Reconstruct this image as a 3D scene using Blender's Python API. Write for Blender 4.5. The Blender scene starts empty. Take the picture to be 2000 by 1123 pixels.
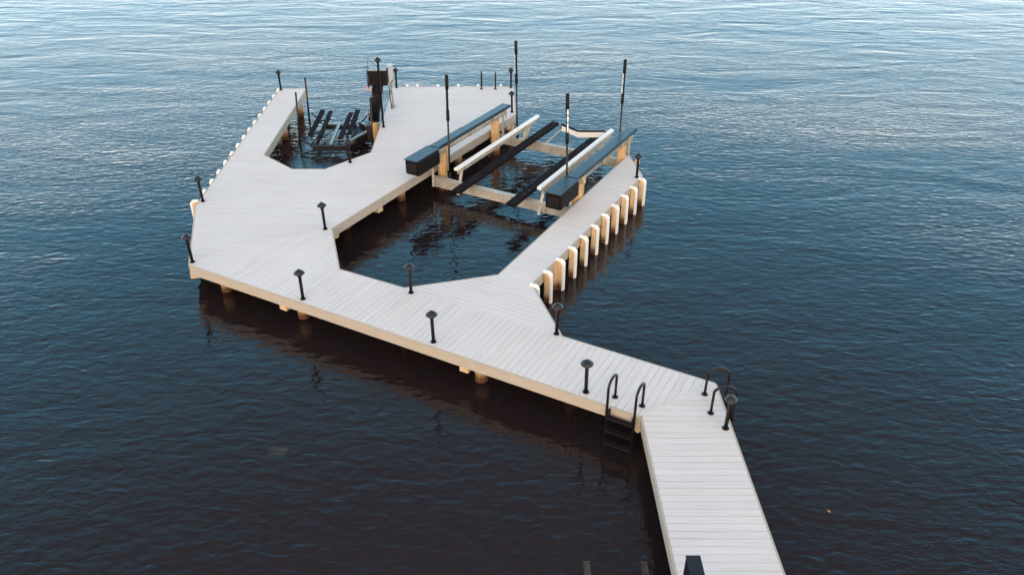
import bpy, bmesh, math, random
from mathutils import Vector, Matrix
random.seed(7)
C = bpy.context.scene
COL = C.collection
R = math.radians

# ------------------------------------------------------------------ frame
CAM_H = 10.3; PITCH = R(31.8); FOC = 1556.0 / 2000.0
DECK = 0.80                      # top of the deck above the water
A = R(29.1); SA, CA = math.sin(A), math.cos(A)

def at(px, py, z):
    """world x,y of a measured point of the place at height z (2000 x 1123 survey picture)"""
    a = (px - 1000) / 1556.; b = (561.5 - py) / 1556.
    d = Vector((a, math.cos(PITCH) + b * math.sin(PITCH), -math.sin(PITCH) + b * math.cos(PITCH)))
    t = (z - CAM_H) / d.z
    return Vector((d.x * t, d.y * t, z))

def slip(u, v, z=0.0):           # u along the big slip, v to its right
    return Vector((u * SA + v * CA, u * CA - v * SA, z))

# ------------------------------------------------------------------ materials
def new_mat(name):
    m = bpy.data.materials.new(name); m.use_nodes = True
    nt = m.node_tree
    return m, nt, nt.nodes['Principled BSDF']

def N(nt, typ, **kw):
    n = nt.nodes.new(typ)
    for k, v in kw.items(): setattr(n, k, v)
    return n

def ramp(nt, stops):
    r = nt.nodes.new('ShaderNodeValToRGB')
    els = r.color_ramp.elements
    while len(els) < len(stops): els.new(0.5)
    for e, (p, c) in zip(els, stops):
        e.position = p; e.color = (c[0], c[1], c[2], 1)
    return r

def simple(name, col, rough=.5, metal=0.0, var=.12, scale=6.0, bump=0.0, stretch=(1, 1, 1), spec=.5, coat=0.0):
    m, nt, b = new_mat(name)
    tc = N(nt, 'ShaderNodeTexCoord'); mp = N(nt, 'ShaderNodeMapping')
    mp.inputs['Scale'].default_value = stretch
    nt.links.new(tc.outputs['Object'], mp.inputs['Vector'])
    no = N(nt, 'ShaderNodeTexNoise'); no.inputs['Scale'].default_value = scale; no.inputs['Detail'].default_value = 6
    nt.links.new(mp.outputs[0], no.inputs['Vector'])
    lo = [c * (1 - var) for c in col]; hi = [min(1, c * (1 + var)) for c in col]
    r = ramp(nt, [(0.3, lo), (0.7, hi)])
    nt.links.new(no.outputs['Fac'], r.inputs[0]); nt.links.new(r.outputs[0], b.inputs['Base Color'])
    rr = N(nt, 'ShaderNodeMapRange'); rr.inputs['To Min'].default_value = max(0.02, rough - .12); rr.inputs['To Max'].default_value = min(1, rough + .12)
    nt.links.new(no.outputs['Fac'], rr.inputs['Value']); nt.links.new(rr.outputs[0], b.inputs['Roughness'])
    b.inputs['Metallic'].default_value = metal
    b.inputs['Specular IOR Level'].default_value = spec
    b.inputs['Coat Weight'].default_value = coat
    if bump:
        n2 = N(nt, 'ShaderNodeTexNoise'); n2.inputs['Scale'].default_value = scale * 6; n2.inputs['Detail'].default_value = 4
        nt.links.new(mp.outputs[0], n2.inputs['Vector'])
        bp = N(nt, 'ShaderNodeBump'); bp.inputs['Strength'].default_value = bump; bp.inputs['Distance'].default_value = .01
        nt.links.new(n2.outputs['Fac'], bp.inputs['Height']); nt.links.new(bp.outputs[0], b.inputs['Normal'])
    return m

PITCHB = 0.146
def deck_mat():
    m, nt, b = new_mat('composite_decking')
    tc = N(nt, 'ShaderNodeTexCoord'); L = nt.links.new
    sep = N(nt, 'ShaderNodeSeparateXYZ'); L(tc.outputs['Object'], sep.inputs[0])
    d = N(nt, 'ShaderNodeMath', operation='DIVIDE'); L(sep.outputs['Y'], d.inputs[0]); d.inputs[1].default_value = PITCHB
    fl = N(nt, 'ShaderNodeMath', operation='FLOOR'); L(d.outputs[0], fl.inputs[0])
    wn = N(nt, 'ShaderNodeTexWhiteNoise', noise_dimensions='1D'); L(fl.outputs[0], wn.inputs['W'])
    # butt joints: a board is about 3.6 m long, shifted per row
    sh = N(nt, 'ShaderNodeMath', operation='MULTIPLY'); L(wn.outputs['Value'], sh.inputs[0]); sh.inputs[1].default_value = 20
    base = ramp(nt, [(0, (.672, .672, .677)), (.3, (.69, .69, .69)), (.8, (.71, .71, .71)), (.95, (.70, .685, .665)), (.985, (.68, .65, .62)), (1, (.62, .57, .52))])
    L(wn.outputs['Value'], base.inputs[0])
    # grain streaks along the board
    cmb = N(nt, 'ShaderNodeCombineXYZ'); 
    sx = N(nt, 'ShaderNodeMath', operation='MULTIPLY'); L(sep.outputs['X'], sx.inputs[0]); sx.inputs[1].default_value = .55
    ax = N(nt, 'ShaderNodeMath', operation='ADD'); L(sx.outputs[0], ax.inputs[0]); L(sh.outputs[0], ax.inputs[1])
    sy = N(nt, 'ShaderNodeMath', operation='MULTIPLY'); L(sep.outputs['Y'], sy.inputs[0]); sy.inputs[1].default_value = 22
    L(ax.outputs[0], cmb.inputs['X']); L(sy.outputs[0], cmb.inputs['Y'])
    g = N(nt, 'ShaderNodeTexNoise'); g.inputs['Scale'].default_value = 1.6; g.inputs['Detail'].default_value = 5; g.inputs['Roughness'].default_value = .6
    L(cmb.outputs[0], g.inputs['Vector'])
    gr = ramp(nt, [(.22, (.74, .66, .58)), (.40, (.95, .925, .90)), (.52, (1, 1, 1)), (.75, (1.0, 1.0, 1.0))])
    L(g.outputs['Fac'], gr.inputs[0])
    mul = N(nt, 'ShaderNodeMix', data_type='RGBA', blend_type='MULTIPLY'); mul.inputs[0].default_value = 1
    for e_ in base.color_ramp.elements: e_.color = (e_.color[0] * .915, e_.color[1] * .866, e_.color[2] * .85, 1)
    L(base.outputs[0], mul.inputs[6]); L(gr.outputs[0], mul.inputs[7])
    # groove stain: tan tannin close to the seam, patchy
    fr = N(nt, 'ShaderNodeMath', operation='FRACT'); L(d.outputs[0], fr.inputs[0])
    ed = N(nt, 'ShaderNodeMath', operation='PINGPONG'); L(fr.outputs[0], ed.inputs[0]); ed.inputs[1].default_value = .5
    er = N(nt, 'ShaderNodeMapRange'); L(ed.outputs[0], er.inputs['Value']); er.inputs['From Min'].default_value = .02; er.inputs['From Max'].default_value = .10; er.inputs['To Min'].default_value = 1; er.inputs['To Max'].default_value = 0
    n2 = N(nt, 'ShaderNodeTexNoise'); n2.inputs['Scale'].default_value = 1.1; n2.inputs['Detail'].default_value = 3
    L(tc.outputs['Object'], n2.inputs['Vector'])
    n2r = N(nt, 'ShaderNodeMapRange'); L(n2.outputs['Fac'], n2r.inputs['Value']); n2r.inputs['From Min'].default_value = .40; n2r.inputs['From Max'].default_value = .66; n2r.inputs['To Min'].default_value = .06; n2r.inputs['To Max'].default_value = .6
    st = N(nt, 'ShaderNodeMath', operation='MULTIPLY'); L(er.outputs[0], st.inputs[0]); L(n2r.outputs[0], st.inputs[1])
    mx = N(nt, 'ShaderNodeMix', data_type='RGBA'); L(st.outputs[0], mx.inputs[0]); L(mul.outputs[2], mx.inputs[6]); mx.inputs[7].default_value = (.46, .40, .345, 1)
    # broad weathering
    n3 = N(nt, 'ShaderNodeTexNoise'); n3.inputs['Scale'].default_value = .45; n3.inputs['Detail'].default_value = 5; L(tc.outputs['Object'], n3.inputs['Vector'])
    r3 = ramp(nt, [(.3, (.95, .945, .94)), (.7, (1.0, 1.0, 1.0))]); L(n3.outputs['Fac'], r3.inputs[0])
    m2 = N(nt, 'ShaderNodeMix', data_type='RGBA', blend_type='MULTIPLY'); m2.inputs[0].default_value = 1
    L(mx.outputs[2], m2.inputs[6]); L(r3.outputs[0], m2.inputs[7])
    L(m2.outputs[2], b.inputs['Base Color'])
    b.inputs['Roughness'].default_value = .62; b.inputs['Specular IOR Level'].default_value = .35
    bp = N(nt, 'ShaderNodeBump'); bp.inputs['Strength'].default_value = .35; bp.inputs['Distance'].default_value = .004
    L(g.outputs['Fac'], bp.inputs['Height']); L(bp.outputs[0], b.inputs['Normal'])
    return m

def wood_mat(name, c1, c2, dark_below=None):
    """treated timber with vertical grain; wet, algae dark foot at the waterline"""
    m, nt, b = new_mat(name); L = nt.links.new
    tc = N(nt, 'ShaderNodeTexCoord'); mp = N(nt, 'ShaderNodeMapping'); mp.inputs['Scale'].default_value = (9, 9, 1.2)
    ge = N(nt, 'ShaderNodeNewGeometry')
    L(ge.outputs['Position'], mp.inputs['Vector'])
    no = N(nt, 'ShaderNodeTexNoise'); no.inputs['Scale'].default_value = 2.2; no.inputs['Detail'].default_value = 7; no.inputs['Roughness'].default_value = .65
    L(mp.outputs[0], no.inputs['Vector'])
    r = ramp(nt, [(.28, [c * .55 for c in c1]), (.42, c1), (.66, c2)]); L(no.outputs['Fac'], r.inputs[0])
    col = r.outputs[0]
    if dark_below is not None:
        sp = N(nt, 'ShaderNodeSeparateXYZ'); L(ge.outputs['Position'], sp.inputs[0])
        ad = N(nt, 'ShaderNodeMath', operation='MULTIPLY_ADD'); L(no.outputs['Fac'], ad.inputs[0]); ad.inputs[1].default_value = -.25; L(sp.outputs['Z'], ad.inputs[2])
        mr = N(nt, 'ShaderNodeMapRange'); L(ad.outputs[0], mr.inputs['Value']); mr.inputs['From Min'].default_value = dark_below - .16; mr.inputs['From Max'].default_value = dark_below + .02; mr.inputs['To Min'].default_value = 1; mr.inputs['To Max'].default_value = 0
        mx = N(nt, 'ShaderNodeMix', data_type='RGBA'); L(mr.outputs[0], mx.inputs[0]); L(col, mx.inputs[6]); mx.inputs[7].default_value = (.10, .042, .018, 1)
        col = mx.outputs[2]
    L(col, b.inputs['Base Color']); b.inputs['Roughness'].default_value = .72; b.inputs['Specular IOR Level'].default_value = .3
    bp = N(nt, 'ShaderNodeBump'); bp.inputs['Strength'].default_value = .5; bp.inputs['Distance'].default_value = .006
    L(no.outputs['Fac'], bp.inputs['Height']); L(bp.outputs[0], b.inputs['Normal'])
    return m

def spotted_metal():
    m, nt, b = new_mat('weathered_aluminium'); L = nt.links.new
    tc = N(nt, 'ShaderNodeTexCoord')
    n1 = N(nt, 'ShaderNodeTexNoise'); n1.inputs['Scale'].default_value = 3; n1.inputs['Detail'].default_value = 5; L(tc.outputs['Object'], n1.inputs['Vector'])
    n2 = N(nt, 'ShaderNodeTexNoise'); n2.inputs['Scale'].default_value = 26; n2.inputs['Detail'].default_value = 3; L(tc.outputs['Object'], n2.inputs['Vector'])
    r1 = ramp(nt, [(.3, (.40, .37, .31)), (.7, (.56, .54, .49))]); L(n1.outputs['Fac'], r1.inputs[0])
    r2 = ramp(nt, [(.34, (.52, .47, .36)), (.47, (1, 1, 1))]); L(n2.outputs['Fac'], r2.inputs[0])
    mu = N(nt, 'ShaderNodeMix', data_type='RGBA', blend_type='MULTIPLY'); mu.inputs[0].default_value = 1
    L(r1.outputs[0], mu.inputs[6]); L(r2.outputs[0], mu.inputs[7]); L(mu.outputs[2], b.inputs['Base Color'])
    b.inputs['Metallic'].default_value = .25; b.inputs['Roughness'].default_value = .5
    return m

def water_mat():
    m, nt, b = new_mat('lake_water'); L = nt.links.new
    nt.nodes.remove(b)
    out = nt.nodes['Material Output']
    ge = N(nt, 'ShaderNodeNewGeometry')
    def noise(scale, stretch, rot, detail, rough=.5, dist=0.0):
        mp = N(nt, 'ShaderNodeMapping'); mp.inputs['Scale'].default_value = stretch; mp.inputs['Rotation'].default_value = (0, 0, R(rot))
        L(ge.outputs['Position'], mp.inputs['Vector'])
        n = N(nt, 'ShaderNodeTexNoise'); n.inputs['Scale'].default_value = scale; n.inputs['Detail'].default_value = detail; n.inputs['Roughness'].default_value = rough; n.inputs['Distortion'].default_value = dist
        L(mp.outputs[0], n.inputs['Vector']); return n.outputs['Fac']
    big = noise(.62, (.36, 1, 1), -10, 4, .52, .8)
    mid = noise(1.6, (.6, 1, 1), 10, 2, .5, .3)
    fine = noise(7.5, (.5, 1, 1), -8, 3, .5, .2)
    rip = noise(5.2, (.5, 1, 1), 14, 1.4, .45, .6)
    tiny = noise(22.0, (.6, 1, 1), 5, 2, .5)
    patch = noise(.10, (.40, 1.2, 1), -10, 3, .55, .6)
    pr = N(nt, 'ShaderNodeMapRange'); L(patch, pr.inputs['Value']); pr.inputs['From Min'].default_value = .36; pr.inputs['From Max'].default_value = .64; pr.inputs['To Min'].default_value = .45; pr.inputs['To Max'].default_value = 1.35
    # the water lies calmer in the lee of the dock, livelier further out
    dv = N(nt, 'ShaderNodeVectorMath', operation='DISTANCE'); L(ge.outputs['Position'], dv.inputs[0]); dv.inputs[1].default_value = (-1.4, 16, 0)
    def lee_of(lo, hi, a, z):
        r = N(nt, 'ShaderNodeMapRange', interpolation_type='SMOOTHSTEP'); L(dv.outputs['Value'], r.inputs['Value'])
        r.inputs['From Min'].default_value = lo; r.inputs['From Max'].default_value = hi; r.inputs['To Min'].default_value = a; r.inputs['To Max'].default_value = z
        return r
    lee_f = lee_of(5.0, 15, .10, .88); lee = lee_of(5.5, 34, .55, 1.7)
    amp = N(nt, 'ShaderNodeMath', operation='MULTIPLY'); L(pr.outputs[0], amp.inputs[0]); L(lee_f.outputs[0], amp.inputs[1])
    def mad(x, k, acc=None):
        n = N(nt, 'ShaderNodeMath', operation='MULTIPLY_ADD'); L(x, n.inputs[0]); n.inputs[1].default_value = k
        if acc is None: n.inputs[2].default_value = 0
        else: L(acc, n.inputs[2])
        return n.outputs[0]
    hfine = mad(tiny, K_TINY, mad(fine, K_FINE))
    calm = lee_of(12, 34, 1.0, .60)
    hx = N(nt, 'ShaderNodeMath', operation='MULTIPLY'); L(hfine, hx.inputs[0]); L(calm.outputs[0], hx.inputs[1]); hfine = hx.outputs[0]
    hf = N(nt, 'ShaderNodeMath', operation='MULTIPLY'); L(hfine, hf.inputs[0]); L(amp.outputs[0], hf.inputs[1])
    hb0 = mad(mid, K_MID, mad(big, K_BIG))
    hr = N(nt, 'ShaderNodeMath', operation='MULTIPLY'); L(rip, hr.inputs[0]); L(lee_of(10, 30, K_RIP, K_RIP * .35).outputs[0], hr.inputs[1])
    hb = N(nt, 'ShaderNodeMath', operation='MULTIPLY'); L(hb0, hb.inputs[0]); L(lee.outputs[0], hb.inputs[1])
    h1 = N(nt, 'ShaderNodeMath', operation='ADD'); L(hf.outputs[0], h1.inputs[0]); L(hr.outputs[0], h1.inputs[1])
    hs = N(nt, 'ShaderNodeMath', operation='ADD'); L(h1.outputs[0], hs.inputs[0]); L(hb.outputs[0], hs.inputs[1])
    bp = N(nt, 'ShaderNodeBump'); bp.inputs['Strength'].default_value = 1; bp.inputs['Distance'].default_value = 1.0
    L(hs.outputs[0], bp.inputs['Height'])
    fr = N(nt, 'ShaderNodeFresnel'); fr.inputs['IOR'].default_value = 1.34; L(bp.outputs[0], fr.inputs['Normal'])
    gl = N(nt, 'ShaderNodeBsdfGlossy'); gl.inputs['Color'].default_value = (1, 1, 1, 1); gl.inputs['Roughness'].default_value = .02
    L(bp.outputs[0], gl.inputs['Normal'])
    far = lee_of(8, 32, .006, .20); L(far.outputs[0], gl.inputs['Roughness'])      # unresolved capillary ripples
    tp = N(nt, 'ShaderNodeBsdfTransparent'); tp.inputs['Color'].default_value = (.45, .34, .29, 1)
    df = N(nt, 'ShaderNodeBsdfDiffuse'); df.inputs['Color'].default_value = (.0150, .0102, .0112, 1)      # suspended silt
    tr = N(nt, 'ShaderNodeAddShader'); L(tp.outputs[0], tr.inputs[0]); L(df.outputs[0], tr.inputs[1])
    mx = N(nt, 'ShaderNodeMixShader'); L(fr.outputs[0], mx.inputs[0]); L(tr.outputs[0], mx.inputs[1]); L(gl.outputs[0], mx.inputs[2])
    L(mx.outputs[0], out.inputs['Surface'])
    va = N(nt, 'ShaderNodeVolumeAbsorption'); va.inputs['Color'].default_value = (.62, .42, .34, 1); va.inputs['Density'].default_value = 2.2
    L(va.outputs[0], out.inputs['Volume'])
    return m

K_RIP = .017; K_TINY = .0075; K_FINE = .030; K_MID = .016; K_BIG = .060

M = {
 'deck': deck_mat(),
 'fascia': simple('beige_composite_fascia', (.43, .38, .315), .6, var=.06, scale=3, bump=.2, stretch=(1, 1, 6)),
 'piling': wood_mat('treated_piling', (.46, .27, .12), (.60, .41, .21), .14),
 'post': wood_mat('treated_post', (.54, .38, .21), (.68, .53, .35), .14),
 'black': simple('black_powder_coat', (.008, .005, .006), .36, var=.25, scale=4, spec=.35),
 'lampcap': simple('black_cast_cap', (.009, .010, .013), .30, var=.3, scale=9, spec=.45),
 'white': simple('white_plastic', (.80, .79, .77), .45, var=.03, scale=3),
 'alu': spotted_metal(),
 'bunk': simple('black_bunk_carpet', (.009, .006, .008), .85, var=.35, scale=14, bump=.5, spec=.1),
 'cover': simple('black_lift_cover', (.010, .009, .012), .30, var=.15, scale=2, spec=.38),
 'housing': simple('black_moulded_housing', (.007, .005, .006), .6, var=.3, scale=5, spec=.15),
 'rubber': simple('black_sleeve', (.010, .008, .009), .6, var=.2, scale=8, spec=.2),
 'galv': simple('galvanised_steel', (.30, .29, .28), .45, metal=.6, var=.25, scale=18),
 'dark_steel': simple('dark_lift_steel', (.015, .010, .010), .5, metal=.2, var=.5, scale=10, bump=.2),
 'grey_box': simple('pale_grey_enclosure', (.50, .52, .52), .5, var=.12, scale=14),
 'orange': simple('orange_plug', (.75, .20, .03), .5, var=.1),
 'slime': simple('algae_slimed_bunk', (.050, .042, .043), .9, var=.35, scale=10),
 'leaf': simple('dry_leaf', (.60, .22, .05), .8, var=.3, scale=60),
 'bed': simple('lake_bed_silt', (.030, .020, .016), .95, var=.4, scale=.6),
 'stone': simple('mossy_stone', (.36, .75, .66), .9, var=.4, scale=8, bump=.5),
 'water': water_mat(),
}

# ------------------------------------------------------------------ mesh helpers
class MB:
    def __init__(s): s.b = bmesh.new()
    def box(s, c, size, rot=None, bev=0.0):
        g = bmesh.ops.create_cube(s.b, size=1.0)
        vs = g['verts']
        mt = Matrix.Translation(Vector(c)) @ (rot.to_4x4() if rot else Matrix.Identity(4)) @ Matrix.Diagonal((size[0], size[1], size[2], 1))
        for v in vs: v.co = mt @ v.co
        if bev:
            es = list({e for v in vs for e in v.link_edges})
            bmesh.ops.bevel(s.b, geom=es, offset=bev, segments=2, affect='EDGES', profile=.5)
        return s
    def bar(s, p, q, w, h, bev=0.0, up=(0, 0, 1)):
        """rectangular bar from p to q, w across, h along up"""
        p, q = Vector(p), Vector(q); d = (q - p); l = d.length; d.normalize()
        u = Vector(up); x = d.cross(u)
        if x.length < 1e-4: x = Vector((1, 0, 0)).cross(d)
        x.normalize(); z = x.cross(d).normalized()
        rot = Matrix((x, d, z)).transposed()
        return s.box((p + q) / 2, (w, l, h), rot, bev)
    def tube(s, pts, r, seg=10, cap=True):
        pts = [Vector(p) for p in pts]; rs = r if isinstance(r, (list, tuple)) else [r] * len(pts)
        rings = []; prev = None
        for i, p in enumerate(pts):
            if i == 0: t = pts[1] - p
            elif i == len(pts) - 1: t = p - pts[i - 1]
            else: t = (pts[i + 1] - p).normalized() + (p - pts[i - 1]).normalized()
            t.normalize()
            a = prev if prev is not None else (Vector((0, 0, 1)) if abs(t.z) < .9 else Vector((1, 0, 0)))
            x = (a - t * a.dot(t)).normalized(); y = t.cross(x); prev = x
            rings.append([s.b.verts.new(p + (x * math.cos(k * 2 * math.pi / seg) + y * math.sin(k * 2 * math.pi / seg)) * rs[i]) for k in range(seg)])
        for i in range(len(rings) - 1):
            for k in range(seg):
                f = s.b.faces.new((rings[i][k], rings[i][(k + 1) % seg], rings[i + 1][(k + 1) % seg], rings[i + 1][k])); f.smooth = True
        if cap:
            s.b.faces.new(rings[0][::-1]); s.b.faces.new(rings[-1])
        return s
    def lathe(s, prof, seg=20, c=(0, 0, 0)):
        rings = []
        for (r, z) in prof:
            rings.append([s.b.verts.new((c[0] + max(r, .0005) * math.cos(k * 2 * math.pi / seg), c[1] + max(r, .0005) * math.sin(k * 2 * math.pi / seg), c[2] + z)) for k in range(seg)])
        for i in range(len(rings) - 1):
            for k in range(seg):
                f = s.b.faces.new((rings[i][k], rings[i][(k + 1) % seg], rings[i + 1][(k + 1) % seg], rings[i + 1][k])); f.smooth = True
        s.b.faces.new(rings[0][::-1]); s.b.faces.new(rings[-1])
        return s
    def prism(s, poly, axis_o, ax, ay, az, h):
        """poly in (ax, ay) plane, extruded h along az (centred)"""
        o = Vector(axis_o); ax, ay, az = Vector(ax), Vector(ay), Vector(az)
        a = [s.b.verts.new(o + ax * x + ay * y - az * h / 2) for x, y in poly]
        b = [s.b.verts.new(o + ax * x + ay * y + az * h / 2) for x, y in poly]
        n = len(poly)
        for i in range(n): s.b.faces.new((a[i], a[(i + 1) % n], b[(i + 1) % n], b[i]))
        s.b.faces.new(a[::-1]); s.b.faces.new(b)
        return s
    def build(s, name, mat, parent=None, loc=(0, 0, 0), rotz=0.0):
        bmesh.ops.recalc_face_normals(s.b, faces=s.b.faces)
        me = bpy.data.meshes.new(name); s.b.to_mesh(me); s.b.free()
        me.materials.append(mat)
        for e in me.edges: pass
        o = bpy.data.objects.new(name, me); COL.objects.link(o)
        o.location = loc; o.rotation_euler = (0, 0, rotz)
        if parent: o.parent = parent
        return o

def thing(name, label, cat, loc=(0, 0, 0), rotz=0.0, group=None):
    o = bpy.data.objects.new(name, None); COL.objects.link(o)
    o.location = loc; o.rotation_euler = (0, 0, rotz); o.empty_display_size = .2
    o['label'] = label; o['category'] = cat
    if group: o['group'] = group
    return o

def copy_tree(root, loc, rotz, label):
    r = root.copy(); COL.objects.link(r); r.location = loc; r.rotation_euler = (0, 0, rotz); r['label'] = label
    for ch in list(root.children):
        c = ch.copy(); COL.objects.link(c); c.parent = r
        for g in list(ch.children):
            d = g.copy(); COL.objects.link(d); d.parent = c
    return r

# ------------------------------------------------------------------ dock outline (metres)
W = {k: Vector(v) for k, v in dict(
 arm_ol=(-8.76, 29.55), arm_or=(-7.81, 29.58), s_in_l=(-7.69, 23.09), s_bl=(-6.55, 21.98), s_br=(-5.56, 21.98), s_r=(-4.37, 23.29),
 plat_bl=(-4.48, 29.81), plat_br=(0.06, 29.81), plat_r2=(0.11, 26.77), slip_a=(-4.65, 18.21), slip_b=(-4.07, 16.13),
 slip_c=(-2.44, 15.29), slip_d=(-0.31, 15.87), fin_far=(3.60, 23.05), fin_tip=(3.80, 21.50), fin_o=(.43, 15.47),
 j=(1.02, 13.41), k=(3.85, 11.87), elbow=(2.34, 10.94), wl=(2.42, 2.0), wr=(3.93, 2.0), frontL=(-7.65, 16.35), left2=(-8.56, 19.52)).items()}

# deck zones: outline and direction in which the boards run
zones = [
 (['frontL', 'slip_a', 'plat_r2', 'plat_br', 'plat_bl', 's_r', 's_br', 's_bl', 's_in_l', 'arm_or', 'arm_ol', 'left2'], 0.0),
 (['frontL', 'elbow', 'k', 'j', 'slip_c', 'slip_b', 'slip_a'], math.pi / 2 - A),
 (['slip_c', 'j', 'fin_o', 'fin_tip', 'fin_far', 'slip_d'], -A),
 (['elbow', 'wl', 'wr', 'k'], 0.0),
]
dock = thing('dock', 'large pale composite boat dock on timber pilings with two boat slips', 'dock')
dock_labels = ['main platform and left arm boards running across', 'diagonal walkway boards', 'right finger pier boards', 'near walkway boards']
for (names, ang), lab in zip(zones, dock_labels):
    rot = Matrix.Rotation(-ang, 2)
    pts = [rot @ W[n] for n in names]
    b = bmesh.new()
    f = b.faces.new([b.verts.new((p.x, p.y, 0)) for p in pts])
    if f.normal.z < 0: f.normal_flip()
    ys = [p.y for p in pts]
    k0, k1 = math.floor(min(ys) / PITCHB), math.ceil(max(ys) / PITCHB)
    for k in range(k0, k1 + 1):
        for off in (-.0019, .0019):
            bmesh.ops.bisect_plane(b, geom=b.verts[:] + b.edges[:] + b.faces[:], plane_co=(0, k * PITCHB + off, 0), plane_no=(0, 1, 0), dist=1e-6)
    dele = [f for f in b.faces if abs((f.calc_center_median().y / PITCHB + .5) % 1 - .5) * PITCHB < .0019]
    bmesh.ops.delete(b, geom=dele, context='FACES')
    b.normal_update()
    for f in b.faces:
        if f.normal.z < 0: f.normal_flip()
    g = bmesh.ops.extrude_face_region(b, geom=b.faces[:])
    for v in [x for x in g['geom'] if isinstance(x, bmesh.types.BMVert)]: v.co.z += .024
    bmesh.ops.recalc_face_normals(b, faces=b.faces)
    me = bpy.data.meshes.new('deck_boards'); b.to_mesh(me); b.free(); me.materials.append(M['deck'])
    o = bpy.data.objects.new('deck_boards', me); COL.objects.link(o); o.parent = dock
    o.location = (0, 0, DECK - .024); o.rotation_euler = (0, 0, ang); o['label'] = lab

# fascia round the whole outline, a little slimmer lip board above
outer = ['frontL', 'elbow', 'wl', None, 'wr', 'k', 'j', 'fin_o', 'fin_tip', 'fin_far', 'slip_d', 'slip_c', 'slip_b', 'slip_a', 'plat_r2', 'plat_br', 'plat_bl', 's_r', 's_br', 's_bl', 's_in_l', 'arm_or', 'arm_ol', 'left2', 'frontL']
for a, b_ in zip(outer, outer[1:]):
    if a is None or b_ is None: continue
    p, q = W[a], W[b_]; d = (q - p).normalized(); n = Vector((d.y, -d.x))      # outward (outline runs anticlockwise)
    m = MB(); hh = .255
    P3 = lambda w, off, z: Vector((w.x + n.x * off, w.y + n.y * off, z))
    ln = (q - p).length; nseg = max(1, round(ln / 3.66))
    for k in range(nseg):
        pa = p + d * (ln * k / nseg + (.0025 if k else 0)); pb_ = p + d * (ln * (k + 1) / nseg - (.0025 if k < nseg - 1 else 0))
        m.bar(P3(pa, .0135, DECK - .004 - hh / 2), P3(pb_, .0135, DECK - .004 - hh / 2), .023, hh)
    m.build('fascia_board', M['fascia'], dock)
    m = MB(); m.bar(P3(p, .030, DECK - .014), P3(q, .030, DECK - .014), .008, .024)
    m.build('edge_trim', M['white'] if False else M['fascia'], dock)
# joists and the dark frame under the boards
jm = MB()
def joist_line(p, q, z=DECK - .15): jm.bar((p.x, p.y, z), (q.x, q.y, z), .05, .20)
for x in [x * .6 - 8.4 for x in range(0, 15)]:
    y0 = 16.35 + (x + 8.56) * .0 + 3.3 if x < -7.6 else 16.4 + (x + 7.65) * .62
    y1 = 29.3 if x < -7.8 else (22.9 if x < -7.6 else (21.8 if x < -4.5 else 29.6))
    if x > -4.7: y0 = 18.4 + (x + 4.65) * 1.8
    if y1 - y0 > .4: joist_line(Vector((x, y0)), Vector((x, y1)))
for t in (.38, 1.14):
    jm.bar(slip(10.62 + t, -14.3 + t, DECK - .15), slip(10.62 + t, -4.6, DECK - .15), .05, .20)
    p0 = Vector((2.34 + t, 10.6)); jm.bar((p0.x, p0.y, DECK - .15), (p0.x + .06, 2.2, DECK - .15), .05, .20)
jm.bar(slip(13.9, -7.75, DECK - .15), slip(22.0, -7.75, DECK - .15), .05, .20)
jm.bar(slip(13.9, -7.25, DECK - .15), slip(20.3, -7.25, DECK - .15), .05, .20)
jm.build('joist_frame', M['post'], dock)

# pilings under the dock
pile_pts = [(-6.95, 16.50), (-4.82, 15.34), (-.63, 13.02), (-4.62, 19.75), (2.62, 11.30), (1.2, 12.6), (3.45, 11.5),
            (2.95, 6.3), (3.5, 6.3), (2.95, 2.9), (3.5, 2.9), (-7.95, 26.47), (-7.95, 28.85), (-8.62, 23.0), (-7.95, 23.4), (-8.62, 29.2),
            (-4.05, 23.9), (-4.3, 29.65), (-.1, 29.6), (-.06, 26.8), (-2.2, 29.65), (-6.0, 21.78), (-2.4, 14.75), (-.3, 15.3),
            (-3.3, 21.6), (-1.75, 24.2), (1.0, 16.6), (2.45, 19.2), (3.55, 22.2), (-6.5, 18.8)]
for (x, y) in pile_pts:
    m = MB(); r = .135 + random.uniform(-.01, .01)
    m.tube([(x, y, -2.6), (x, y, 0), (x, y, DECK - .03)], [r * 1.06, r, r * .97], 18)
    m.build('piling', M['piling'], dock)
# cross beams whose ends show under the fascia
for p, q in [((-5.17, 15.03), (-4.65, 15.95)), ((-.97, 12.76), (-.25, 14.2)), ((-7.62, 16.42), (-8.3, 19.0)), ((-4.60, 18.45), (-6.4, 19.6)), ((-3.66, 20.0), (-5.6, 21.2)), ((2.24, 11.05), (3.6, 11.7)),
             ((-2.05, 23.0), (-4.3, 24.5)), ((-.1, 26.4), (-3.8, 28.2))]:
    m = MB(); m.bar((p[0], p[1], DECK - .345), (q[0], q[1], DECK - .345), .20, .16, .008); m.build('cross_beam', M['post'], dock)
# mitre strip where the near walkway meets the diagonal one
d = (W['k'] - W['elbow']); dn = d.normalized()
mm = MB(); p = W['elbow'] + dn * .03; q = W['k'] - dn * .03
mm.bar((p.x, p.y, DECK - .006), (q.x, q.y, DECK - .006), .14, .018)
mm.build('mitre_board', M['deck'], dock)

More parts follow.
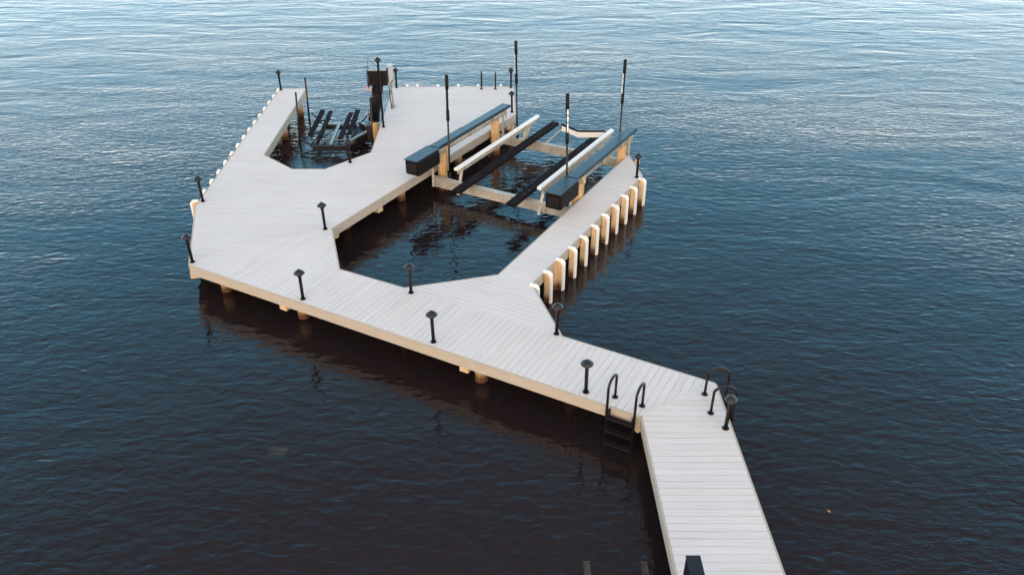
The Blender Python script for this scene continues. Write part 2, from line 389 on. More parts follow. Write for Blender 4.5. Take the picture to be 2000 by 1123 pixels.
# ------------------------------------------------------------------ path lights
def make_light(label, h=.75):
    t = thing('path_light', label, 'path light', group='black mushroom path lights along the dock')
    m = MB(); m.lathe([(.062, 0), (.064, .010), (.058, .016), (.045, .018)], 20)
    for k in range(4):
        a = k * math.pi / 2 + .6; m.lathe([(.007, .015), (.007, .024), (.001, .026)], 6, (.052 * math.cos(a), .052 * math.sin(a), 0))
    m.build('base_flange', M['black'], t)
    m = MB(); m.lathe([(.036, .012), (.036, h - .19), (.042, h - .18), (.050, h - .165), (.066, h - .125), (.078, h - .09), (.070, h - .08)], 20); m.build('stem', M['black'], t)
    m = MB(); m.lathe([(.046, h - .088), (.118, h - .095), (.122, h - .088), (.114, h - .070), (.076, h - .036), (.040, h - .010), (.024, h - .003), (.018, h + .010), (.004, h + .014)], 28); m.build('cap', M['lampcap'], t)
    return t
lights = [
 ((-7.62, 16.47), 'black path light on the leftmost front corner of the dock'),
 ((-8.47, 19.80), 'black path light on the left deck edge beside the nearest left fender'),
 ((-4.79, 18.16), 'black path light at the inner left corner of the big slip'),
 ((-4.62, 14.84), 'black path light on the front edge of the diagonal walkway, nearest the left corner'),
 ((-2.26, 15.10), 'black path light at the closed near end of the big slip'),
 ((-1.60, 13.22), 'black path light halfway along the front edge of the diagonal walkway'),
 ((1.38, 11.62), 'black path light on the front edge just left of the near swim ladder'),
 ((3.76, 10.62), 'black path light on the right edge of the near walkway, just below a swim ladder'),
 ((.92, 13.50), 'black path light at the corner where the right finger pier meets the walkway'),
 ((3.63, 21.40), 'black path light at the far tip of the right finger pier'),
 ((-8.70, 29.42), 'black path light at the far end of the left arm'),
 ((-4.38, 29.70), 'black path light at the far left corner of the platform, right of the grey box'),
 ((-.04, 29.70), 'farther of two black path lights at the far right corner of the platform'),
 ((0.0, 26.97), 'nearer of two black path lights at the far right corner, by the cover end'),
 ((-4.90, 22.50), 'black path light standing at the near edge of the small slip'),
]
first = make_light(lights[0][1])
for i, ((x, y), lab) in enumerate(lights):
    if i == 0: first.location = (x, y, DECK); first.rotation_euler.z = .3
    else:
        c_ = copy_tree(first, (x, y, DECK), random.uniform(0, 6), lab)
        c_.rotation_euler.x = random.uniform(-.02, .02); c_.rotation_euler.y = random.uniform(-.02, .02)
tall = make_light('tall black path light on a long pole beside the small lift mast', 2.33)
tall.location = (-4.30, 25.50, DECK)

# ------------------------------------------------------------------ fender posts
def make_fender(label, group):
    t = thing('fender_post', label, 'fender post', group=group)
    top = DECK + .045
    m = MB(); m.prism([(.03, -2.2), (.165, -2.2), (.165, top - .12), (.10, top - .045), (.03, top - .045)], (0, 0, 0), (1, 0, 0), (0, 0, 1), (0, 1, 0), .082); m.build('timber_post', M['post'], t)
    m = MB(); m.prism([(.167, -.04), (.214, -.04), (.216, top - .10), (.206, top - .065), (.140, top - .003), (.113, top), (-.015, top), (-.015, top - .042), (.102, top - .043), (.167, top - .118)], (0, 0, 0), (1, 0, 0), (0, 0, 1), (0, 1, 0), .090); m.build('rub_strip', M['white'], t)
    return t
words = ['first', 'second', 'third', 'fourth', 'fifth', 'sixth', 'seventh', 'eighth', 'ninth', 'tenth', 'eleventh', 'twelfth', 'thirteenth', 'fourteenth', 'fifteenth']
f0 = None
for i in range(11):
    lab = 'white capped timber fender post on the right finger, %s from near end' % words[i]
    if i == 10: lab = 'white capped timber fender post at far tip of right finger, beside a path light'
    if i == 0: lab = 'white capped fender post half hidden at the near corner of the right finger pier'
    g = 'fender posts along the right finger pier'
    loc = slip(13.68 + i * .672, -7.13, 0)
    if f0 is None: f0 = make_fender(lab, g); f0.location = loc; f0.rotation_euler.z = -A
    else:
        c_ = copy_tree(f0, loc + Vector((0, 0, random.uniform(-.02, .012))), -A + random.uniform(-.05, .05), lab)
        c_.rotation_euler.x = random.uniform(-.012, .012)
fl = None
for i in range(15):
    lab = 'white capped fender post on left outer edge, %s from near end' % words[i]
    if i == 0: lab = 'nearest white fender post on the left edge, timber side showing, beside a path light'
    x = -8.60 + (-.17) * i / 14; y = 19.78 + i * .69
    if fl is None:
        copy_tree(f0, (x, y, 0), math.pi, lab)['group'] = 'fender posts along the left arm'; fl = 1
    elif i == 1:
        fl = copy_tree(f0, (x, y, 0), math.pi, lab); fl['group'] = 'fender posts along the left arm'
        m = MB(); tp_ = DECK + .045      # moulded cap that wraps the head of the post
        m.prism([(.028, tp_ - .30), (.169, tp_ - .30), (.169, tp_ - .119), (.102, tp_ - .044), (.028, tp_ - .044)], (0, 0, 0), (1, 0, 0), (0, 0, 1), (0, 1, 0), .108); m.build('post_cap', M['white'], fl)
    else: copy_tree(fl, (x, y, 0), math.pi, lab)
for o_ in list(COL.objects):
    if o_.get('group') == 'fender posts along the left arm' and 'timber side' not in o_['label']: o_.scale = (.52, .80, 1)
fb = None
for i, x in enumerate([-4.0, -3.61, -2.83, -2.05, -1.29, -.43]):
    lab = 'white fender top peeking over the back platform edge, %s from the left' % words[i]
    if fb is None:
        fb = copy_tree(f0, (x, 29.84, 0), math.pi / 2, lab); fb['group'] = 'fender posts along the back edge'
    else: copy_tree(fb, (x, 29.84, 0), math.pi / 2, lab)

# ------------------------------------------------------------------ swim ladders
def make_ladder(label):
    """local: x outward over the water, rails at y = +-.27"""
    t = thing('swim_ladder', label, 'ladder', group='black tubular swim ladders')
    for s in (-1, 1):
        y = s * .265; pts = [(-.30, y, .01)]
        pts.append((-.30, y, .42))
        for k in range(0, 13):
            a = math.pi - k * math.pi / 12
            pts.append((-.105 + .195 * math.cos(a), y, .47 + .10 * math.sin(a) * 1.3))
        pts += [(.09, y, .2), (.09, y, -.4), (.09, y, -1.75)]
        m = MB(); m.tube(pts, .025, 12); r = m.build('rail', M['black'], t)
        m = MB(); m.lathe([(.060, 0), (.062, .008), (.05, .016), (.024, .02)], 18, (-.30, y, 0)); m.build('flange', M['black'], r)
    for z in (-.17, -.47, -.77, -1.07):
        m = MB(); m.box((.10, 0, z), (.115, .53, .035), None, .006)
        for k in range(5): m.box((.06 + k * .02, 0, z + .019), (.006, .50, .006))
        m.build('tread', M['rubber'], t)
    for s in (-1, 1):
        m = MB(); m.prism([(.0, -.20), (.10, -.20), (.12, -.15), (.12, -.08), (.07, -.04), (0, -.04)], (0, s * .235, 0), (1, 0, 0), (0, 0, 1), (0, 1, 0), .03); m.build('bracket', M['rubber'], t)
    return t
lad = make_ladder('black swim ladder on the front edge of the walkway with its first step in view')
e = W['elbow'] - W['frontL']; ed = e.normalized()
lc = W['elbow'] - ed * .37
lad.location = (lc.x - .015, lc.y - .03, DECK); lad.rotation_euler.z = math.atan2(-ed.x, ed.y)
copy_tree(lad, (3.885, 11.29, DECK), 0, 'black swim ladder on the right edge of the walkway beside a path light')
copy_tree(lad, (-.89, 29.83, DECK), math.pi / 2, 'pair of slim black ladder rails seen edge on at the back edge of the platform')

# ------------------------------------------------------------------ big boat lift
lift = thing('boat_lift', 'large aluminium boat lift in the big slip with black covers and white guide bunks', 'boat lift')
TOPZ = 1.20
for v, side in ((-12.70, -1), (-8.22, 1)):
    for u in (18.5, 21.68):
        m = MB(); p = slip(u, v); m.tube([(p.x, p.y, -2.6), (p.x, p.y, 0), (p.x, p.y, TOPZ)], [.15, .145, .14], 20)
        m.build('piling', M['piling'], lift)
    # main beam (I section) on the pile tops
    m = MB()
    m.bar(slip(17.9, v, TOPZ + .015), slip(22.38, v, TOPZ + .015), .14, .016); m.bar(slip(17.9, v, TOPZ + .20), slip(22.38, v, TOPZ + .20), .14, .016)
    m.bar(slip(17.9, v, TOPZ + .108), slip(22.38, v, TOPZ + .108), .012, .168)
    beam = m.build('top_beam', M['alu'], lift)
    # plates and fittings on the beam
    for u in (18.05, 18.78, 20.1, 21.5, 22.25):
        m = MB(); m.bar(slip(u, v + (.09 if side < 0 else .09), TOPZ - .12 if u in (18.05, 18.78, 22.25) else TOPZ), slip(u, v + .09, TOPZ + .24), .012, .08, 0, (slip(1, 0) - slip(0, 0)))
        m.build('hanger_plate', M['alu'], beam)
    m = MB(); m.bar(slip(18.72, v + .04, .55), slip(18.72, v + .04, TOPZ + .16), .10, .05, 0, slip(1, 0)); m.build('spacer_board', M['post'], beam)
    # cable drum under the cover
    m = MB(); m.tube([slip(18.1, v, TOPZ + .26), slip(22.3, v, TOPZ + .26)], .035, 12); m.build('winder_shaft', M['galv'], beam)
    # long cover: shallow folded sheet, gable-less flat top with folded lips
    def cover_run(u0, u1, w, ztop, skirt):
        mm_ = MB(); hw = w / 2
        mm_.prism([(-hw, ztop - skirt), (-hw, ztop - .03), (-hw + .04, ztop), (hw - .04, ztop), (hw, ztop - .03), (hw, ztop - skirt), (hw - .008, ztop - skirt), (hw - .008, ztop - .034), (hw - .043, ztop - .008), (-hw + .043, ztop - .008), (-hw + .008, ztop - .034), (-hw + .008, ztop - skirt)],
                  slip((u0 + u1) / 2, v), (slip(0, 1) - slip(0, 0)), (0, 0, 1), (slip(1, 0) - slip(0, 0)), u1 - u0)
        return mm_
    cover_run(19.85, 22.42, .36, 1.505, .07).build('cover', M['cover'], lift)
    cover_run(18.10, 19.86, .38, 1.515, .07).build('cover', M['cover'], lift)
    # motor housing at the near end
    u0 = 16.98
    m = MB(); hw = .235
    m.prism([(-hw, 1.06), (-hw, 1.42), (-hw + .05, 1.475), (hw - .05, 1.475), (hw, 1.42), (hw, 1.06), (hw - .03, 1.03), (-hw + .03, 1.03)], slip((u0 + 18.02) / 2 + .02, v), (slip(0, 1) - slip(0, 0)), (0, 0, 1), (slip(1, 0) - slip(0, 0)), 18.02 - u0)
    hb = m.build('motor_housing', M['housing'], lift)
    m = MB(); m.box(slip((u0 + 18.05) / 2, v, 1.495), (.46, 18.12 - u0 + .06, .018), Matrix.Rotation(-A, 3, 'Z'), .004); m.build('housing_lid', M['cover'], hb)
    m = MB(); m.box(slip(u0 + .005, v, 1.24), (.34, .05, .28), Matrix.Rotation(-A, 3, 'Z'), .02)
    m.build('end_panel', M['rubber'], hb)
    if side < 0:
        m = MB()
        for du in (.12, .75): m.tube([slip(u0 + du, v + .16, 1.05), slip(u0 + du + .06, v + .2, .98), slip(u0 + du + .12, v + .16, 1.03)], .012, 8)
        m.build('cable_loop', M['galv'], hb)
    # steel cables and pipe hanger at each cradle beam
    for u in (18.14, 22.1):
        m = MB(); m.tube([slip(u, v + (.10 if side < 0 else -.10), TOPZ + .2), slip(u, v + (.10 if side < 0 else -.10), .5)], .008, 6); m.build('cable', M['galv'], lift)
        m = MB(); m.bar(slip(u - (.12 if u < 20 else -.12), v + (-.02 if side < 0 else .02), .28), slip(u - (.12 if u < 20 else -.12), v + (-.02 if side < 0 else .02), TOPZ + .14), .07, .07); m.build('beam_guide', M['alu'], lift)
# cradle beams
for u in (18.14, 22.1):
    m = MB()
    m.bar(slip(u, -12.78, .53), slip(u, -8.12, .53), .17, .016); m.bar(slip(u, -12.78, .27), slip(u, -8.12, .27), .17, .016)
    m.bar(slip(u - .06 if u < 20 else u - .06, -12.78, .40), slip(u - .06, -8.12, .40), .014, .244)
    cb = m.build('cradle_beam', M['alu'], lift)
    for v in (-12.62, -12.25, -9.0, -8.3):
        m = MB(); m.box(slip(u, v, .40), (.05, .19, .29), Matrix.Rotation(-A, 3, 'Z')); m.build('clamp', M['alu'], cb)
# bunks
for v in (-11.42, -9.66):
    m = MB(); m.bar(slip(17.25, v, .69), slip(23.6, v, .69), .29, .09, .02)
    bk = m.build('bunk', M['bunk'], lift)
    for u in (18.14, 22.1):
        m = MB(); m.box(slip(u, v, .60), (.10, .12, .13), Matrix.Rotation(-A, 3, 'Z')); m.build('bunk_bracket', M['alu'], bk)
    m = MB()
    for u in (18.0, 18.25, 22.0, 22.2): m.lathe([(.012, 0), (.012, .006), (.002, .009)], 8, tuple(slip(u, v + .04, .735)))
    m.build('bunk_bolt', M['galv'], bk)
# white guide bunks on raking braces
for v, s in ((-11.86, -1), (-9.14, 1)):
    m = MB(); m.bar(slip(17.95, v, 1.02), slip(23.1, v, 1.02), .13, .085, .012, (slip(0, s * .22, 1)))
    gb = m.build('guide_bunk', M['white'], lift)
    m = MB(); m.bar(slip(18.1, v + s * .035, .90), slip(22.95, v + s * .035, .90), .04, .16); m.build('backing_rail', M['alu'], gb)
    for u in (18.02, 22.0):
        m = MB(); du = 0.28
        m.bar(slip(u + du, v, .97), slip(u - .02, v - s * .02, .20), .085, .03, 0, slip(1, 0)); 
        if u > 20: m.bar(slip(u + du + .28, v, .97), slip(u + .08, v - s * .02, .28), .085, .03, 0, slip(1, 0))
        m.build('brace', M['alu'], gb)
# guide poles (two-part: thin pipe, thick black sleeve with white letter strip)
def pole(base, top, strip_dir, strip_a=.80, strip_b=.55):
    base, top = Vector(base), Vector(top); L_ = (top - base)
    m = MB(); m.tube([base, base + L_ * .62], .028, 12); pl = m.build('guide_pole', M['dark_steel'] if False else M['black'], lift)
    m = MB(); m.tube([base + L_ * .56, base + L_ * .66], .050, 14); m.tube([base + L_ * .655, base + L_ * .87], .040, 14); m.tube([base + L_ * .865, top], .052, 14)
    sl = m.build('sleeve', M['rubber'], pl)
    m = MB(); sd = Vector(strip_dir).normalized()
    side = L_.normalized().cross(sd).normalized()
    for k in range(9):                       # the worn white lettering running up the sleeve
        a = .662 + k * .0225
        p = base + L_ * a; q = base + L_ * (a + (.0205 if k not in (3, 6) else .012))
        m.bar(p + sd * .036, q + sd * .036, .046 if k % 2 else .036, .014, 0, sd)
    m.build('lettering', M['white'], sl)
    m = MB(); m.lathe([(.05, -.12), (.05, .12), (.032, .14)], 14, tuple(base)); m.build('pole_socket', M['rubber'] , pl)
p1 = slip(18.25, -12.28, .56); t1 = at(872, 147, 3.35)
pole(p1, t1, (1, .2, 0))
p2 = slip(22.1, -12.10, .56); t2 = at(1007.5, 80, 3.5); pole(p2, t2, (-1, -.1, 0))
p3 = slip(18.25, -8.42, .56); t3 = at(1108.5, 183, 3.45); pole(p3, t3, (0.25, -1, 0))
p4 = slip(22.1, -8.48, .56); t4 = at(1221.5, 117, 3.38); pole(p4, t4, (-1, -.5, 0))
m = MB(); q_ = slip(18.2, -12.28, .30); m.tube([q_, q_ + Vector((0, 0, .25))], .045, 12); m.build('pipe_cup', M['white'], lift)
# bow stop: cranked white board with black cap between brackets at the far end
a0, a1, a2 = at(1097, 250, 1.0), at(1130, 263, 1.0), at(1180, 263, 1.0)
a0.z = a1.z = a2.z = 1.0
m = MB(); m.bar(a0, a1, .035, .19); m.bar(a1, a2, .035, .19); bs = m.build('bow_stop', M['white'], lift)
m = MB(); up = Vector((0, 0, .105)); m.bar(a0 + up, a1 + up, .07, .035); m.bar(a1 + up, a2 + up, .07, .035); m.bar(a0 + up, a0 - up * .4, .05, .05); m.build('bow_stop_cap', M['bunk'], bs)
for pa, pb_ in ((a0, slip(22.1, -11.05, .54)), (a2, slip(22.3, -9.6, .64))):
    m = MB(); m.bar(pa + Vector((0, 0, -.05)), pb_, .03, .03); m.build('stop_brace', M['alu'], bs)

# ------------------------------------------------------------------ small twin personal watercraft lift
pw = thing('watercraft_lift', 'small dark twin bunk lift on a tall piling mast in the small slip', 'watercraft lift')
mx, my = -4.70, 26.05
m = MB(); m.tube([(mx, my, -2.6), (mx, my, .2), (mx, my, 1.1)], [.15, .145, .14], 18); m.build('piling', M['piling'], pw)
m = MB(); m.tube([(mx, my, .86), (mx + .26, my, 2.12)], .175, 20); m.tube([(mx, my, .84), (mx + .01, my, .90)], .19, 20); m.tube([(mx + .20, my, 1.85), (mx + .22, my, 1.95)], .19, 20)
mast = m.build('mast_sleeve', M['housing'], pw)
m = MB()
for z in (1.0, 1.22): m.box((mx - .17, my - .05, z), (.06, .05, .05))
m.tube([(mx - .165, my - .02, 1.0), (mx - .165, my - .02, 1.5)], .012, 6); m.build('cable_clip', M['galv'], mast)
mx += .38
m = MB(); m.box((mx - .09, my - .06, 2.36), (.62, .42, .50), None, .012); bx = m.build('gear_box', M['housing'], pw)
m = MB(); m.box((mx - .09, my - .06, 2.62), (.58, .44, .02)); m.build('box_lid', M['galv'], bx)
m = MB()
for dx in (-.10, .03): m.lathe([(.022, 0), (.022, .012), (.004, .016)], 10, (mx - .06 + dx, my - .27, 2.56))
for k in range(9): m.box((mx - .33 + k * .032, my - .275, 2.36), (.008, .012, .34))
m.build('vent', M['rubber'], bx)
m = MB(); bt = Vector((mx - .40, my - .1, 2.62))
m.tube([bt, bt + Vector((0, 0, .34)), bt + Vector((.36, .02, .02))], .012, 6); m.tube([bt + Vector((-.03, -.04, .0)), bt + Vector((-.05, -.06, -.3)), bt + Vector((-.02, -.08, -.62))], .015, 6); m.build('bracket_rod', M['black'], bx)
m = MB(); m.box(bt + Vector((-.03, -.08, -.66)), (.05, .04, .08), None, .01); m.box(bt + Vector((-.06, -.08, -.60)), (.06, .05, .06), None, .01); pg = m.build('plug', M['orange'], bx)
m = MB(); m.tube([bt + Vector((-.02, -.08, -.70)), bt + Vector((0.0, -.08, -.82)), bt + Vector((.08, -.06, -.90)), bt + Vector((.14, 0, -.90))], .010, 6); m.build('cord', M['galv'], pg)
# cradle frame
m = MB(); m.bar((-6.62, 25.02, .24), (-5.40, 25.05, .24), .08, .17); m.build('cross_channel', M['dark_steel'], pw)
m = MB(); m.bar((-6.70, 27.0, .24), (-5.50, 27.0, .24), .08, .17); m.build('cross_channel', M['dark_steel'], pw)
m = MB(); m.bar((-6.04, 25.05, .36), (-6.10, 27.0, .36), .10, .05); m.build('centre_rail', M['galv'], pw)
m = MB()
m.bar((-6.60, 25.1, .22), (-6.64, 27.0, .22), .07, .12); m.bar((-5.44, 25.05, .22), (-5.50, 27.0, .22), .07, .12)
m.bar((-7.06, 25.05, .03), (-6.6, 25.02, .16), .04, .04); m.bar((-7.15, 25.3, .5), (-6.55, 25.05, .25), .035, .035)
m.bar((-7.20, 27.6, .55), (-6.6, 26.9, .3), .035, .035); m.bar((-7.08, 25.0, .05), (-5.5, 25.0, .10), .03, .04)
m.build('side_rail', M['dark_steel'], pw)
# triangular arms running out to the mast
for (p, q) in (((-5.42, 25.25), (-4.86, 26.0)), ((-5.42, 27.1), (-4.86, 26.1))):
    m = MB()
    a = Vector((p[0], p[1], .40)); b_ = Vector((q[0], q[1], .46))
    for s in (0,):
        vs = [(0, -.34), (0, .0), ((b_ - a).length, .06), ((b_ - a).length, -.20)]
        ax = (b_ - a).normalized(); ax.z = 0; ax.normalize(); az = ax.cross(Vector((0, 0, 1)))
        m.prism(vs, a, ax, (0, 0, 1), az, .05)
    ar = m.build('mast_arm', M['dark_steel'], pw)
    m = MB(); m.bar(a + Vector((.0, 0, .02)), b_ + Vector((0, 0, .075)), .10, .025); m.build('arm_flange', M['galv'], ar)
m = MB(); m.box((-4.86, 26.02, .42), (.16, .42, .62)); m.bar((-5.25, 26.3, .62), (-4.8, 26.0, 1.1), .035, .035); m.bar((-5.25, 26.3, .62), (-4.8, 26.1, .6), .03, .03); m.build('mast_carriage', M['dark_steel'], pw)
m = MB(); m.prism([(-5.5, 25.3), (-4.9, 25.9), (-4.9, 26.15), (-5.5, 27.0)], (0, 0, .30), (1, 0, 0), (0, 1, 0), (0, 0, 1), .02); m.build('gusset_plate', M['dark_steel'], pw)
# four bunks in two pairs
for (n0, f0_, n1, f1) in (((-6.80, 25.50), (-6.86, 27.96), (-6.43, 25.34), (-6.56, 27.85)), ((-5.74, 25.28), (-5.80, 27.69), (-5.50, 25.62), (-5.60, 27.96))):
    for k, (a, b_) in enumerate(((n0, f0_), (n1, f1))):
        ti = .25 if k == 0 else -.25
        m = MB(); m.bar((a[0], a[1], .50), (b_[0], b_[1], .52), .17, .05, .008, (ti if n0[0] < -6 else -ti * .4, 0, 1)); bk = m.build('bunk', M['bunk'], pw)
    for y in (25.9, 27.2):
        m = MB(); m.tube([(n0[0] - .02, y, .40), (n1[0] + .02, y + .05, .44)], .025, 8); m.tube([((n0[0] + n1[0]) / 2, y, .42), ((n0[0] + n1[0]) / 2, y, .22)], .03, 8); m.build('bunk_bracket', M['dark_steel'], pw)
m = MB(); m.tube([(-5.40, 25.0, .36), (-5.18, 25.05, .48)], .09, 14); m.tube([(-5.40, 25.0, .2), (-5.40, 25.0, .5)], .07, 12); m.build('pump_canister', M['dark_steel'], pw)
# tall thin guide rods
for b0, tp, r_ in ((at(584, 284, 0.05), at(577.5, 181, 1.95), .03), (at(604, 240, 0.05), at(595.5, 152, 1.8), .033), (at(727, 299, .05), at(723, 191, 1.95), .03)):
    b0 = Vector(b0); b0.z = -.6
    m = MB(); m.tube([b0, tp], r_, 10); m.build('guide_rod', M['black'], pw)
m = MB(); m.bar((-5.3, 24.7, .05), (-4.72, 24.45, .05), .03, .03); m.bar((-5.0, 25.3, .1), (-4.75, 24.5, .0), .03, .03); m.build('stay', M['dark_steel'], pw)
for p_, q_ in (((-7.15, 25.6, -.2), (-6.62, 26.2, .30)), ((-7.2, 27.2, .05), (-6.65, 26.4, .25)), ((-7.05, 25.2, .42), (-6.66, 26.9, .20)), ((-6.62, 25.1, .34), (-6.1, 26.9, .34)),
               ((-5.46, 25.1, .34), (-5.98, 26.9, .34)), ((-5.05, 25.5, .30), (-5.45, 26.6, .26)), ((-7.22, 25.9, .62), (-6.9, 26.3, .40))):
    m = MB(); m.tube([p_, q_], .019, 8); m.build('strut', M['dark_steel'], pw)

# ------------------------------------------------------------------ power pedestal
pp = thing('power_pedestal', 'pale grey power box on a thin post at the deck edge behind the mast', 'power pedestal')
bxp = Vector((-4.24, 27.5))
m = MB(); m.box((bxp.x, bxp.y, 1.98), (.19, .34, .68), Matrix.Rotation(.15, 3, 'Z'), .015); pb = m.build('panel_box', M['grey_box'], pp)
m = MB(); m.box((bxp.x + .026, bxp.y - .176, 1.98), (.14, .012, .58), Matrix.Rotation(.15, 3, 'Z')); m.build('panel_door', M['grey_box'], pb)
m = MB(); m.tube([(bxp.x + .05, bxp.y - .06, 1.66), (bxp.x + .05, bxp.y - .06, DECK)], .02, 8); m.build('conduit', M['grey_box'], pp)
m = MB(); m.tube([(bxp.x - .07, bxp.y - .1, 1.66), (bxp.x - .05, bxp.y - .14, 1.2), (bxp.x + .0, bxp.y - .22, DECK + .01)], .018, 8); m.build('cord', M['black'], pp)
m = MB(); m.bar((bxp.x, bxp.y + .08, DECK), (bxp.x, bxp.y + .08, 1.64), .05, .05); m.build('post', M['galv'], pp)
m = MB(); m.box((bxp.x, bxp.y + .03, DECK + .008), (.16, .26, .016)); m.build('base_plate', M['galv'], pp)
m = MB(); m.tube([(bxp.x + .10, bxp.y - .18, 1.80), (bxp.x + .12, bxp.y - .24, 1.86), (bxp.x + .02, bxp.y - .24, 1.72), (bxp.x + .0, bxp.y - .18, 1.68)], .014, 6); m.build('switch_handle', M['black'], pb)

# ------------------------------------------------------------------ near lift at the bottom of the view
nl = thing('boat_lift', 'near boat lift with dark cover beside the walkway and two drowned bunks', 'boat lift')
m = MB(); hw = .088
m.prism([(-hw, 1.45), (-hw, 1.90), (hw, 1.90), (hw, 1.45)], (2.345, 5.45, 0), (1, 0, 0), (0, 0, 1), (0, 1, 0), 2.98); nc = m.build('cover', M['cover'], nl)
m = MB(); m.box((2.345, 5.44, 1.906), (.19, 3.02, .012)); m.build('cover_lid', M['cover'], nc)
for y in (4.3, 6.3):
    m = MB(); m.tube([(2.19, y, -2.6), (2.19, y, 0), (2.19, y, 1.44)], .13, 16); m.build('piling', M['piling'], nl)
for xx in (1.15, 2.05):
    m = MB(); m.bar((xx + .02, 8.40, -.018), (xx + .10, 3.2, -.018), .105, .06, .015); m.build('bunk', M['slime'], nl)
for y in (7.2, 4.2):
    m = MB(); m.bar((.2, y, -.75), (2.1, y, -.75), .12, .16); m.build('cradle_beam', M['dark_steel'], nl)
# ------------------------------------------------------------------ small things in the water
m = MB()
pl_ = [(0, -.055), (.02, -.03), (.035, .0), (.022, .03), (.004, .06), (-.018, .034), (-.032, .002), (-.022, -.03)]
m.prism(pl_, (0, 0, .012), (1, 0, 0), (0, .92, .3), (0, 0, 1), .003)
lf = m.build('floating_leaf', M['leaf'], None, (5.35, 9.44, 0), 1.2); lf.scale = (.6, .6, 1); lf['label'] = 'tiny orange dry leaf floating on dark water right of the near walkway'; lf['category'] = 'leaf'
b = bmesh.new(); bmesh.ops.create_icosphere(b, subdivisions=3, radius=1)
for v in b.verts:
    k = 1 + .18 * math.sin(5 * v.co.x + 2) * math.cos(4 * v.co.y) + random.uniform(-.03, .03)
    v.co = Vector((v.co.x * .20 * k, v.co.y * .11 * k, v.co.z * .08 * k))
me = bpy.data.meshes.new('submerged_stone'); b.to_mesh(me); b.free(); me.materials.append(M['stone'])
for p_ in me.polygons: p_.use_smooth = True
so = bpy.data.objects.new('submerged_stone', me); COL.objects.link(so)
pt = at(542, 881, -.22); so.location = pt; so['label'] = 'small pale green stone lying under the water at lower left'; so['category'] = 'stone'

# ------------------------------------------------------------------ water and lake bed
b = bmesh.new()
bmesh.ops.create_cube(b, size=1)
for v in b.verts: v.co = Vector((v.co.x * 3000, v.co.y * 3000 + 600, (v.co.z - .5) * 2.9))
me = bpy.data.meshes.new('water'); b.to_mesh(me); b.free(); me.materials.append(M['water'])
wo = bpy.data.objects.new('water', me); COL.objects.link(wo); wo["kind"] = 'structure'
b = bmesh.new(); bmesh.ops.create_grid(b, x_segments=1, y_segments=1, size=1500)
me = bpy.data.meshes.new('lake_bed'); b.to_mesh(me); b.free(); me.materials.append(M['bed'])
lb = bpy.data.objects.new('lake_bed', me); COL.objects.link(lb); lb.location = (0, 600, -3.0); lb['kind'] = 'structure'

# ------------------------------------------------------------------ light
VEIL = .85; NISH = .15
SUN_EL, SUN_AZ = R(13), R(186)           # low sun behind the camera
w = bpy.data.worlds.new('World'); C.world = w; w.use_nodes = True
nt = w.node_tree; bg = nt.nodes['Background']
sky = nt.nodes.new('ShaderNodeTexSky'); sky.sky_type = 'NISHITA'; sky.sun_disc = False
sky.sun_elevation = SUN_EL; sky.sun_rotation = SUN_AZ; sky.altitude = 100; sky.air_density = 1.0; sky.dust_density = .6; sky.ozone_density = 0.8
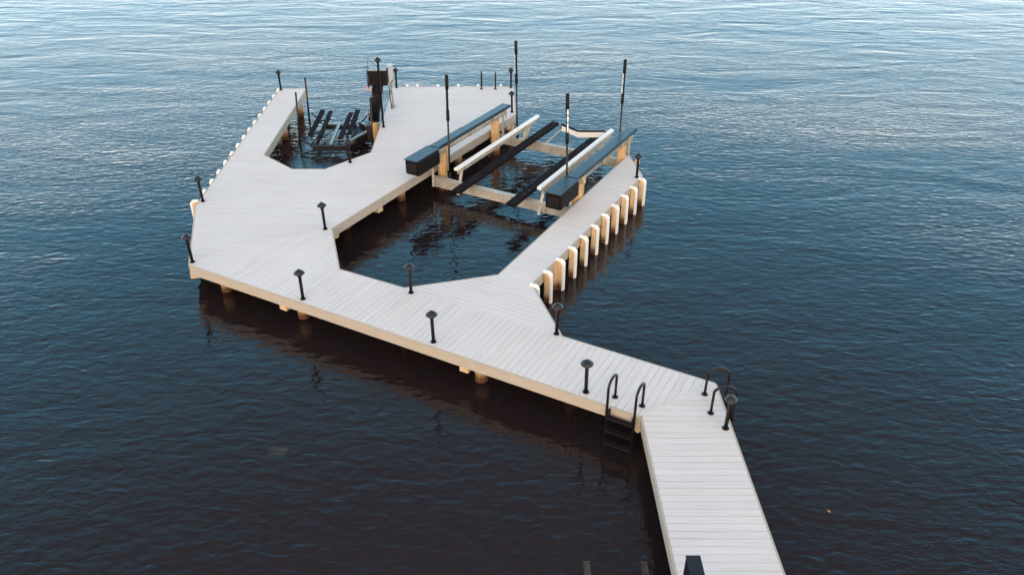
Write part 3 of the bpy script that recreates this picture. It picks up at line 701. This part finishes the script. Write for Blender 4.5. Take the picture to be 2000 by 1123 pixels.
# a thin veil of high cloud: pale at the horizon, cool ahead, warm round the low sun behind
tcw = nt.nodes.new('ShaderNodeTexCoord'); spw = nt.nodes.new('ShaderNodeSeparateXYZ'); nt.links.new(tcw.outputs['Generated'], spw.inputs[0])
cool = ramp(nt, [(0.0, (3.3, 3.2, 3.1)), (.20, (1.35, 2.05, 2.5)), (.36, (.40, 1.50, 2.30)), (.56, (.33, 1.0, 1.45)), (.76, (.35, .36, .43)), (1, (.90, .85, .84))])
warm = ramp(nt, [(0.0, (2.15, 1.62, 1.22)), (.3, (2.3, 1.85, 1.5)), (.76, (1.9, 1.55, 1.3)), (1, (.85, .82, .82))])
for r_ in (cool, warm):
    for e_ in r_.color_ramp.elements: e_.color = [c / 4 for c in e_.color[:3]] + [1]
    nt.links.new(spw.outputs['Z'], r_.inputs[0])
fm = nt.nodes.new('ShaderNodeMapRange'); fm.interpolation_type = 'SMOOTHSTEP'; nt.links.new(spw.outputs['Y'], fm.inputs['Value']); fm.inputs['From Min'].default_value = -.6; fm.inputs['From Max'].default_value = .35
mxw = nt.nodes.new('ShaderNodeMix'); mxw.data_type = 'RGBA'; nt.links.new(fm.outputs[0], mxw.inputs[0]); nt.links.new(warm.outputs[0], mxw.inputs[6]); nt.links.new(cool.outputs[0], mxw.inputs[7])
vs = nt.nodes.new('ShaderNodeVectorMath'); vs.operation = 'SCALE'; nt.links.new(mxw.outputs[2], vs.inputs[0]); vs.inputs['Scale'].default_value = 4 / 3.36 / .15 * VEIL
ns = nt.nodes.new('ShaderNodeVectorMath'); ns.operation = 'SCALE'; nt.links.new(sky.outputs[0], ns.inputs[0]); ns.inputs['Scale'].default_value = NISH
ad = nt.nodes.new('ShaderNodeVectorMath'); ad.operation = 'ADD'; nt.links.new(vs.outputs[0], ad.inputs[0]); nt.links.new(ns.outputs[0], ad.inputs[1])
nt.links.new(ad.outputs[0], bg.inputs['Color']); bg.inputs['Strength'].default_value = .15
sl = bpy.data.lights.new('sun', 'SUN'); sl.energy = 0.3; sl.angle = R(20); sl.color = (1.0, .80, .58)
so_ = bpy.data.objects.new('sun', sl); COL.objects.link(so_)
sd = Vector((math.sin(SUN_AZ) * math.cos(SUN_EL), math.cos(SUN_AZ) * math.cos(SUN_EL), math.sin(SUN_EL)))
so_.rotation_euler = sd.to_track_quat('Z', 'Y').to_euler(); so_.location = sd * 60

# ------------------------------------------------------------------ camera
cd = bpy.data.cameras.new('camera'); cd.sensor_width = 36; cd.lens = FOC * 36; cd.clip_end = 6000; cd.clip_start = .05
co = bpy.data.objects.new('camera', cd); COL.objects.link(co); co.location = (0, 0, CAM_H); co.rotation_euler = (R(90) - PITCH, 0, 0)
C.camera = co
C.view_settings.view_transform = 'Standard'; C.view_settings.look = 'None'; C.view_settings.exposure = 1.75; C.view_settings.gamma = 1
C.cycles.max_bounces = 8; C.cycles.transparent_max_bounces = 16
